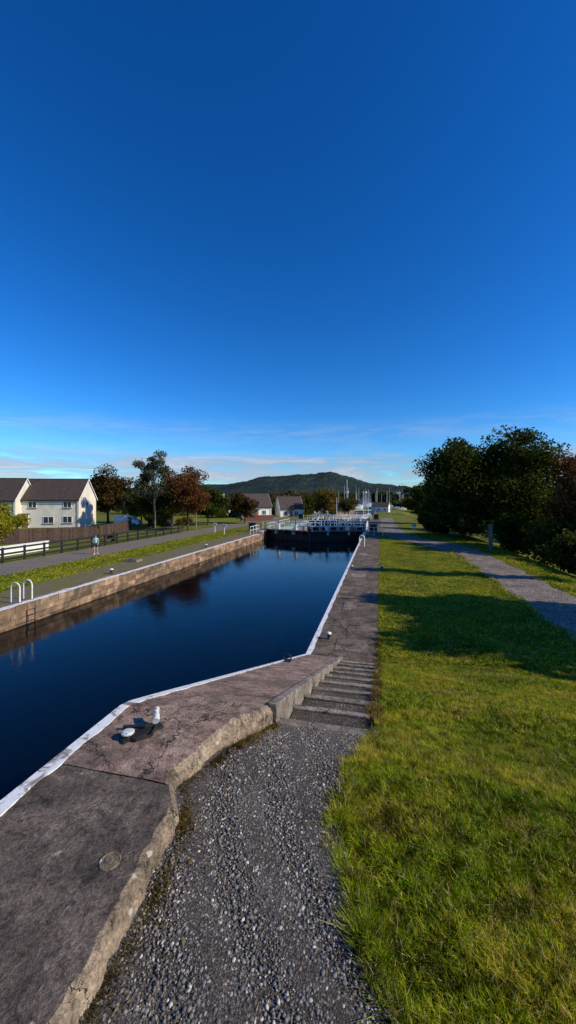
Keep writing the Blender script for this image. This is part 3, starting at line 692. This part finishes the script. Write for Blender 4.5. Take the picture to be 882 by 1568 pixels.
# ---------------------------------------------------------------- lock gates
def rail(mb,p0,p1,h=1.1,step=1.3,r=.035):
    p0=Vector(p0);p1=Vector(p1);L=(p1-p0).length;n=max(1,round(L/step))
    for i in range(n+1):
        p=p0+(p1-p0)*i/n; mb.cyl(p,p+Vector((0,0,h)),r,r,M['white'],6)
    for z in(h,h*.55): mb.cyl(p0+Vector((0,0,z)),p1+Vector((0,0,z)),r,r,M['white'],6)
def gate(Y,zt,zb):
    e=empty('lock_gate')
    for side in(0,1):
        hx=-16.3 if side==0 else -2.3; a=Vector((hx,Y+2.6,0)); b=Vector((-9.3+(-.05 if side==0 else .05),Y,0)); d=(b-a).normalized(); L=(b-a).length; ang=math.atan2(d.y,d.x); nrm=Vector((-d.y,d.x,0)); 
        if nrm.y>0: nrm=-nrm
        mb=MB(); c=(a+b)/2
        mb.box((c.x,c.y,(zt+zb)/2),(L,.4,zt-zb),M['black'],rz=ang)
        for k in range(9):
            p=a+d*(L*(k+.5)/9)+nrm*.24; mb.box((p.x,p.y,(zt+zb)/2),(.22,.1,zt-zb-.05),M['iron'],rz=ang)
        for zz in(zt-.15,zt-.6,zt-1.1): 
            p=c+nrm*.3; mb.box((p.x,p.y,zz),(L,.1,.16),M['iron'],rz=ang)
        mb.build('gate_leaf',e)
        mb=MB()
        p=c+nrm*.45; mb.box((p.x,p.y,zt+.06),(L+.3,1.1,.1),M['timber'],rz=ang); mb.box((p.x+nrm.x*.57,p.y+nrm.y*.57,zt+.06),(L+.3,.04,.1),M['timber'],rz=ang)
        for k in range(5):
            q=a+d*(L*(k+.5)/5)+nrm*.5; mb.box((q.x,q.y,zt-.25),(.12,.9,.5),M['white' if k%2 else 'black'],rz=ang)
        mb.build('walkway',e)
        mb=MB(); o1=nrm*.95;o2=nrm*-.08; zv=Vector((0,0,zt+.11))
        rail(mb,a+o1+zv,b+o1+zv); rail(mb,a+o2+zv,b+o2+zv); mb.build('handrails',e)
        mb=MB()
        for k in(.3,.7):
            q=a+d*L*k+nrm*.2; mb.box((q.x,q.y,zt+.45),(.4,.4,.7),M['white'],rz=ang); mb.cyl((q.x,q.y,zt+.8),(q.x,q.y,zt+1.4),.07,.07,M['iron'])
        mb.cyl((b.x,b.y-.35,zb),(b.x,b.y-.35,zt+.4),.2,.2,M['black'],8)
        mb.build('sluice_gear',e)
    return e
gate(GY,.45,-4.5)
gate(88,-.2,-4.5)
gate(96,-.3,-4.5)
mb=MB()
for hx,s in((-16.3,-1),(-2.3,1)):
    mb.box((hx+s*.88,GY+3.1,-.9),(1.8,5.2,1.98),M['stone'])
    for yy0 in(GY+.8,GY+5.2): mb.box((hx+s*.25,yy0,.22),(.45,.45,.3),M['white'])
mb.build('gate_quoins')
for (x,y) in((-18.6,GY+3),(-.9,GY+4),(-18.2,90),(-.8,91)):
    mb=MB(); mb.box((x,y,.08),(1.3,1.0,.16),M['kerb']); mb.box((x,y,.7),(1.1,.8,1.1),M['timber']); mb.box((x,y,1.28),(1.25,.95,.08),M['black']); mb.box((x,y-.41,.7),(.9,.03,.9),M['black'])
    mb.build('lock_control_cabinet',bevel=.02)
mb=MB(); rail(mb,(-2.0,GY+5.5,0),(-2.0,68,0)); rail(mb,(-16.9,GY+5.5,0),(-16.9,72,0)); rail(mb,(-17.2,50,0),(-17.2,GY+1.5,0)); rail(mb,(-1.9,GY+.5,0),(.4,GY+.5,0)); mb.build('white_handrail')
mb=MB()
for k in range(5): rail(mb,(-15.9+2.6*k,70+k*3,-.4),(-13.5+2.6*k,70+k*3,-.4),r=.05)
mb.box((-9.3,76,-.6),(14,.9,.25),M['timber'],rz=.0); 
for q in(-15,-11.5,-7.5,-4): mb.box((q,76,-2.4),(.4,.5,3.4),M['black'])
rail(mb,(-16.2,75.6,-.5),(-2.4,75.6,-.5)); mb.build('footbridge')

# ---------------------------------------------------------------- street furniture
def hoops(name,x,y,z,s,h=.95,w=.5):
    mb=MB()
    for dy in(-.33,.33):
        pts=[]
        for k in range(9):
            t=math.pi*k/8; pts.append((x+s*(w/2-w/2*math.cos(t)),y+dy,z+h-w/2+w/2*math.sin(t)))
        pts=[(pts[0][0],y+dy,z)]+pts+[(pts[-1][0],y+dy,z)]
        mb.tube(pts,.035,M['white'],7)
        mb.cyl((pts[0][0],y+dy,z),(pts[0][0],y+dy,z+.03),.08,.08,M['iron'])
    for dy in(-.22,.22): mb.cyl((x-s*.29,y+dy,z-.02),(x-s*.29,y+dy,z-1.6),.03,.03,M['iron'],6)
    for k in range(6): mb.cyl((x-s*.29,y-.22,z-.1-.27*k),(x-s*.29,y+.22,z-.1-.27*k),.02,.02,M['iron'],6)
    return mb.build(name,smooth=False)
hoops('ladder_handrail',-16.6,15.15,.04,-1)
hoops('ladder_handrail',-2.05,40.6,.02,1,h=1.15)
def bollard(x,y,z,s=1.0):
    mb=MB(); mb.lathe((x,y,z),[(.12*s,0),(.12*s,.02*s),(.075*s,.05*s),(.07*s,.2*s),(.12*s,.25*s),(.13*s,.28*s)],M['iron']); mb.lathe((x,y,z),[(.131*s,.28*s),(.12*s,.32*s),(.07*s,.35*s),(.01,.36*s)],M['white'])
    return mb.build('mooring_bollard',smooth=True)
bollard(-1.75,13.6,.02,.7); bollard(-1.9,27.5,.02,.7); bollard(.15,27.6,0,1.0); bollard(-17.2,22,.02,1); bollard(-17.1,36,.02,1)
mb=MB(); cx,cy=-2.18,9.1; cz=ST(cy); mb.box((cx,cy,cz+.02),(.16,.2,.03),M['iron'])
pts=[(cx+.09*math.cos(t),cy,cz+.1+.09*math.sin(t)) for t in np.linspace(0,2*math.pi,13)]; mb.tube(pts,.018,M['iron'],6); mb.build('mooring_ring')
mb=MB(); 
bx,by=-2.14,2.95; z=ST(by)
mb.box((bx+.07,by+.1,z+.01),(.11,.36,.025),M['iron'],rz=-.6,jit=.004)
mb.lathe((bx,by,z),[(.045,.0),(.036,.03),(.048,.05)],M['iron']); mb.lathe((bx,by,z),[(.054,.05),(.056,.06),(.04,.07),(.005,.073)],M['oldwhite'])
mb.tube([(bx+.13,by+.2,z),(bx+.15,by+.21,z+.06),(bx+.13,by+.24,z+.09)],[.032,.028,.028],M['iron'],10)
mb.tube([(bx+.165,by+.17,z+.08),(bx+.105,by+.28,z+.125)],[.034,.028],M['oldwhite'],12)
mb.tube([(bx-.12,by+.1,z+.03),(bx-.02,by+.12,z+.035),(bx+.08,by+.13,z+.045),(bx+.15,by+.2,z+.04)],.016,M['iron'],6)
mb.tube([(bx+.16,by+.19,z+.03),(bx+.19,by+.06,z+.02),(bx+.1,by-.03,z+.02),(bx,by,z+.02)],.013,M['iron'],6)
mb.build('mooring_cleat')
mb=MB(); mb.lathe((-1.52,1.93,2.897),[(.06,0),(.06,.005),(.055,.008),(.048,.005),(.01,.006)],M['edgec'],20); mb.build('manhole_disc')  # small round manhole disc in the coping
mb=MB()
for k in range(6):
    pts=[]
    for j in range(7):
        t=j/6; y=3.55+.55*t; x=-1.95+.09*k+.05*math.sin(t*math.pi); pts.append((x,y,ST(y)+.002))
    mb.tube(pts,.006,M['greyc'],5)
mb.build('grip_ribs')
mb=MB(); mb.box((10.3,40.3,1.15),(.32,.32,2.4),M['timber'],jit=.02); mb.box((10.3,40.3,2.4),(.38,.38,.12),M['timber']); mb.box((10.3,40.12,1.6),(.24,.03,.5),M['kerb']); mb.build('wooden_waymarker_post',bevel=.015)
def lamp(x,y,h):
    mb=MB(); mb.tube([(x,y,-.1),(x,y,1.2),(x,y,h)],[.09,.075,.045],M['kerb'],8); mb.tube([(x,y,h),(x+.2,y-.1,h+.18),(x+.7,y-.3,h+.24)],[.04,.035,.03],M['kerb'],6)
    mb.box((x+.9,y-.38,h+.22),(.55,.2,.1),M['timber'],rz=-.4); return mb.build('street_lamp')
lamp(-33.2,52.3,5.3); lamp(-28.8,57,4.6); lamp(-45,61,4.5); lamp(-20,74,5); lamp(3,110,6)
mb=MB(); mb.box((-19.0,26.8,.09),(1.2,.8,.18),M['kerb'],jit=.02); mb.box((-19.0,26.8,.2),(.9,.6,.05),M['greyc']); mb.build('drain_cover',bevel=.02)
for (x,y) in((-21,50),(-23.3,52),(4.6,56)):
    mb=MB(); mb.cyl((x,y,0),(x,y,1.2),.05,.05,M['white']); mb.box((x,y-.05,1.25),(.6,.04,.4),M['white']); mb.box((x,y-.075,1.25),(.5,.01,.06),M['black']); mb.build('notice_sign')

def vehicle(name,loc,rz,prof,w,body,win,wh=.33,wx=(.8,3.1)):
    e=empty(name,loc,rz); mb=MB(); n=len(prof)
    a=[(p[0],-w/2,p[1]) for p in prof];b=[(p[0],w/2,p[1]) for p in prof]
    mb.add(a+b,[tuple(range(n-1,-1,-1)),tuple(range(n,2*n))]+[(i,(i+1)%n,n+(i+1)%n,n+i) for i in range(n)],body)
    mb.build('body',e,bevel=.06)
    mb=MB()
    for (x0,x1,z0,z1,s0,s1) in win:
        for y in(-w/2-.012,w/2+.012):
            mb.add([(x0,y,z0),(x1,y,z0),(x1-s1,y,z1),(x0+s0,y,z1)],[(0,1,2,3)],M['glass'])
    mb.build('windows',e)
    mb=MB()
    for x in wx:
        for y in(-w/2+.05,w/2-.05): mb.cyl((x,y-.11,wh),(x,y+.11,wh),wh,wh,M['tyre'],16); mb.cyl((x,y-.13,wh),(x,y+.13,wh),wh*.55,wh*.55,M['kerb'],12)
    mb.build('wheels',e); return e
van=[(0,.3),(4.4,.3),(4.5,.75),(4.3,1.05),(3.6,1.2),(3.1,1.85),(.1,1.9),(0,1.6)]
vehicle('white_van',(-46.2,60.3,0),math.radians(12),van,1.8,M['white'],[(2.5,3.45,1.2,1.7,.05,.42)],wx=(.8,3.6))
carp=[(0,.25),(4.1,.25),(4.15,.7),(3.9,.85),(3.0,.95),(2.4,1.42),(1.0,1.45),(.25,.95),(0,.85)]
M['carpaint']=solid('dark_car_paint',(.03,.035,.05),.25)
vehicle('parked_car',(-41.5,63.5,0),math.radians(10),carp,1.7,M['carpaint'],[(.55,2.85,.95,1.35,.4,.45)],wx=(.75,3.25))

def yacht(x,y,z,L,mast,rz):
    e=empty('moored_yacht',(x,y,z),rz); mb=MB(); st=9; rows=[]
    for i in range(st):
        t=i/(st-1); wd=L*.16*math.sin(math.pi*min(1,(t*.82+.18)))**.6*(1 if t<.98 else .1)+.02; sh=.9+.35*t*t
        xx=L*(t-.5); rows+= [(xx,-wd,sh),(xx,-wd*.75,.0),(xx,0,-.4),(xx,wd*.75,0),(xx,wd,sh)]
    F=[(i*5+k,(i+1)*5+k,(i+1)*5+k+1,i*5+k+1) for i in range(st-1) for k in range(4)]+[(i*5+4,(i+1)*5+4,(i+1)*5,i*5) for i in range(st-1)]+[(0,1,2,3,4)]
    mb.add(rows,F,M['white']); mb.build('hull',e)
    mb=MB(); mb.box((-.03*L,0,1.25),(L*.38,L*.16,.45),M['white']); mb.box((-.03*L,0,1.28),(L*.3,L*.165,.18),M['glass']); mb.build('cabin',e,bevel=.05)
    mb=MB(); mb.cyl((L*.08,0,1),(L*.08,0,mast),.12,.09,M['white'],6); mb.cyl((L*.08,0,2.2),(-L*.35,0,2.1),.09,.07,M['carpaint'],6); mb.cyl((L*.08,-.9,mast*.6),(L*.08,.9,mast*.6),.03,.03,M['white'],4)
    for q in((L*.48,0,1.2),(-L*.48,0,1.0),(L*.08,L*.15,1),(L*.08,-L*.15,1)): mb.cyl((L*.08,0,mast-.2),q,.015,.015,M['iron'],4)
    mb.build('mast_and_boom',e)
yacht(-11.4,130,-3.2,10,14.4,.5); yacht(-6,142,-3.2,9,11,1.2); yacht(-13,118,-3.2,8,8.5,1.4); yacht(-5,170,-3.2,9,12,1.4)
r=np.random.default_rng(4)
for i in range(36):
    y=float(r.uniform(275,560)); k=r.uniform(-.135,.06)
    yacht(float(y*k),y,-2.45,float(r.uniform(9,15)),float(r.uniform(11,19)),float(r.uniform(-1.5,1.5)))

# ---------------------------------------------------------------- person
def skinmesh(name,verts,edges,radii,mat,parent,root=0,sub=2):
    me=D.meshes.new(name); me.from_pydata(verts,edges,[]); me.materials.append(mat); o=D.objects.new(name,me); col.objects.link(o); o.parent=parent
    s=o.modifiers.new('skin','SKIN'); s.use_smooth_shade=True
    for i,r_ in enumerate(radii):
        d=me.skin_vertices[0].data[i]; rr=r_ if isinstance(r_,tuple) else (r_,r_); d.radius=rr; d.use_root=(i==root)
    m=o.modifiers.new('sub','SUBSURF'); m.levels=sub; m.render_levels=sub
    return o
M['skin']=solid('skin',(.45,.28,.2),.6); M['hair']=solid('dark_hair',(.03,.02,.015),.6)
M['top']=solid('light_blue_top',(.35,.62,.72),.8); M['shorts']=solid('dark_shorts',(.03,.04,.06),.8); M['shoe']=solid('white_shoes',(.6,.6,.6),.6)
pe=empty('walking_woman',(-24.6,29.4,.02),math.radians(200)); 
skinmesh('shorts',[(0,0,.92),(.0,0,1.0),(.095,0,.86),(.11,.05,.62),(-.095,0,.86),(-.11,-.04,.62)],[(0,1),(0,2),(2,3),(0,4),(4,5)],[(.13,.1),(.125,.095),(.095,.1),(.08,.085),(.095,.1),(.08,.085)],M['shorts'],pe)
skinmesh('left_leg',[(.11,.05,.68),(.11,.11,.46),(.11,.02,.28),(.11,-.04,.08),(.11,.1,.04)],[(0,1),(1,2),(2,3),(3,4)],[.075,.055,.052,.036,.032],M['skin'],pe)
skinmesh('right_leg',[(-.11,-.04,.68),(-.11,-.04,.46),(-.11,-.14,.28),(-.11,-.2,.09),(-.11,-.08,.05)],[(0,1),(1,2),(2,3),(3,4)],[.075,.055,.052,.036,.032],M['skin'],pe)
skinmesh('torso',[(0,0,.98),(0,.0,1.12),(0,.01,1.28),(0,0,1.42),(.16,0,1.4),(.2,.01,1.24),(-.16,0,1.4),(-.2,-.01,1.24)],[(0,1),(1,2),(2,3),(3,4),(4,5),(3,6),(6,7)],[(.13,.095),(.12,.09),(.145,.1),(.09,.07),.06,.055,.06,.055],M['top'],pe)
for s,f in((1,-1),(-1,1)):
    skinmesh('arm',[(s*.2,f*-.01,1.27),(s*.225,f*-.05,1.1),(s*.22,f*.08,.92),(s*.215,f*.11,.86)],[(0,1),(1,2),(2,3)],[.042,.036,.027,(.018,.036)],M['skin'],pe)
    hb=(s*.215,f*.11,.86)
    for k in range(4): 
        q=(k-1.5)*.019; skinmesh('finger',[(hb[0],hb[1]+q,hb[2]),(hb[0],hb[1]+q*1.2+.004,hb[2]-.05),(hb[0]-s*.012,hb[1]+q*1.2+.01,hb[2]-.085+.006*abs(k-1.3))],[(0,1),(1,2)],[.009,.008,.006],M['skin'],pe,sub=1)
    skinmesh('thumb',[(hb[0],hb[1]+.02,hb[2]+.02),(hb[0]-s*.005,hb[1]+.05,hb[2]-.01),(hb[0]-s*.008,hb[1]+.055,hb[2]-.04)],[(0,1),(1,2)],[.011,.009,.007],M['skin'],pe,sub=1)
skinmesh('head',[(0,0,1.42),(0,.005,1.5),(0,.02,1.58),(0,.01,1.65),(0,.095,1.575)],[(0,1),(1,2),(2,3),(2,4)],[.05,.048,(.072,.085),(.07,.085),.012],M['skin'],pe)
skinmesh('hair',[(0,-.01,1.69),(0,-.045,1.62),(0,-.07,1.52),(0,-.08,1.42)],[(0,1),(1,2),(2,3)],[(.075,.07),(.078,.06),(.05,.03),(.03,.02)],M['hair'],pe)
mb=MB()
for s in(-1,1): mb.box((s*.028,.1,1.6),(.022,.012,.01),M['hair'])
mb.box((0,.1,1.535),(.045,.01,.01),M['redstone']); mb.build('face_features',pe)
mb=MB(); mb.box((.11,.06,.035),(.09,.27,.07),M['shoe']); mb.box((-.11,-.12,.05),(.09,.27,.07),M['shoe'],rx=.3); mb.build('shoes',pe,bevel=.02)

# ---------------------------------------------------------------- light & sky
SUN_EL=math.radians(30); sdir=Vector((math.cos(SUN_EL)*.998,math.cos(SUN_EL)*-.06,math.sin(SUN_EL)))
L=D.lights.new('sun','SUN'); L.energy=5.0; L.angle=math.radians(.53); L.color=(1,.9,.72); so=D.objects.new('sun',L); col.objects.link(so)
so.rotation_euler=sdir.to_track_quat('Z','Y').to_euler(); so.location=(40,0,40)
w=D.worlds.new('World'); scene.world=w; w.use_nodes=True; nt=w.node_tree
for n_ in list(nt.nodes): nt.nodes.remove(n_)
out=nt.nodes.new('ShaderNodeOutputWorld'); bg=nt.nodes.new('ShaderNodeBackground'); sky=nt.nodes.new('ShaderNodeTexSky')
sky.sky_type='NISHITA'; sky.sun_disc=False; sky.sun_elevation=SUN_EL; sky.sun_rotation=math.atan2(sdir.x,sdir.y)
sky.air_density=1.0; sky.dust_density=.15; sky.ozone_density=4.8
hs=nt.nodes.new('ShaderNodeHueSaturation'); hs.inputs['Saturation'].default_value=1.27
nt.links.new(sky.outputs[0],hs.inputs['Color'])
tint=mixc(nt,1.0,hs.outputs[0],(.78,1.05,1.2),'MULTIPLY')
gm=nt.nodes.new('ShaderNodeGamma'); gm.inputs[1].default_value=1.19; nt.links.new(tint,gm.inputs[0])
tc=nt.nodes.new('ShaderNodeTexCoord'); mp=nt.nodes.new('ShaderNodeMapping'); mp.inputs['Scale'].default_value=(2.6,2.6,20); mp.inputs['Location'].default_value=(1.3,.4,0)
nt.links.new(tc.outputs['Generated'],mp.inputs['Vector'])
cn=noise(nt,mp.outputs[0],1.7,10,.68,.7)
cr_=ramp(nt,[(.37,(0,0,0)),(.55,(1,1,1))]); nt.links.new(cn.outputs['Fac'],cr_.inputs[0])
sx=nt.nodes.new('ShaderNodeSeparateXYZ'); nt.links.new(tc.outputs['Generated'],sx.inputs[0])
er=ramp(nt,[(0.0,(.3,)*3),(.04,(.8,)*3),(.06,(1,)*3),(.096,(.95,)*3),(.118,(.12,)*3),(.14,(.1,)*3),(.165,(.28,)*3),(.2,(0,0,0))])
nt.links.new(sx.outputs[2],er.inputs[0])
mm=nt.nodes.new('ShaderNodeMath'); mm.operation='MULTIPLY'; nt.links.new(cr_.outputs[0],mm.inputs[0]); nt.links.new(er.outputs[0],mm.inputs[1])
m2=nt.nodes.new('ShaderNodeMath'); m2.operation='MULTIPLY'; nt.links.new(mm.outputs[0],m2.inputs[0]); m2.inputs[1].default_value=.85
cc_=ramp(nt,[(.42,(2.6,3.3,4.9)),(.64,(5.6,6.0,7.0))]); nt.links.new(cn.outputs['Fac'],cc_.inputs[0])
fin=mixc(nt,m2.outputs[0],gm.outputs[0],cc_.outputs[0])
nt.links.new(fin,bg.inputs[0]); bg.inputs[1].default_value=.1; nt.links.new(bg.outputs[0],out.inputs[0])

# ---------------------------------------------------------------- camera
cd=D.cameras.new('camera'); cam=D.objects.new('camera',cd); col.objects.link(cam); scene.camera=cam
cd.sensor_fit='VERTICAL'; cd.sensor_height=24; cd.lens=590/1568*24; cd.shift_y=-21/1568; cd.clip_start=.05; cd.clip_end=20000
cam.location=(0,0,5); cam.rotation_euler=(math.radians(90),0,math.radians(13.4))
scene.view_settings.view_transform='Standard'; scene.view_settings.look='None'; scene.view_settings.exposure=0
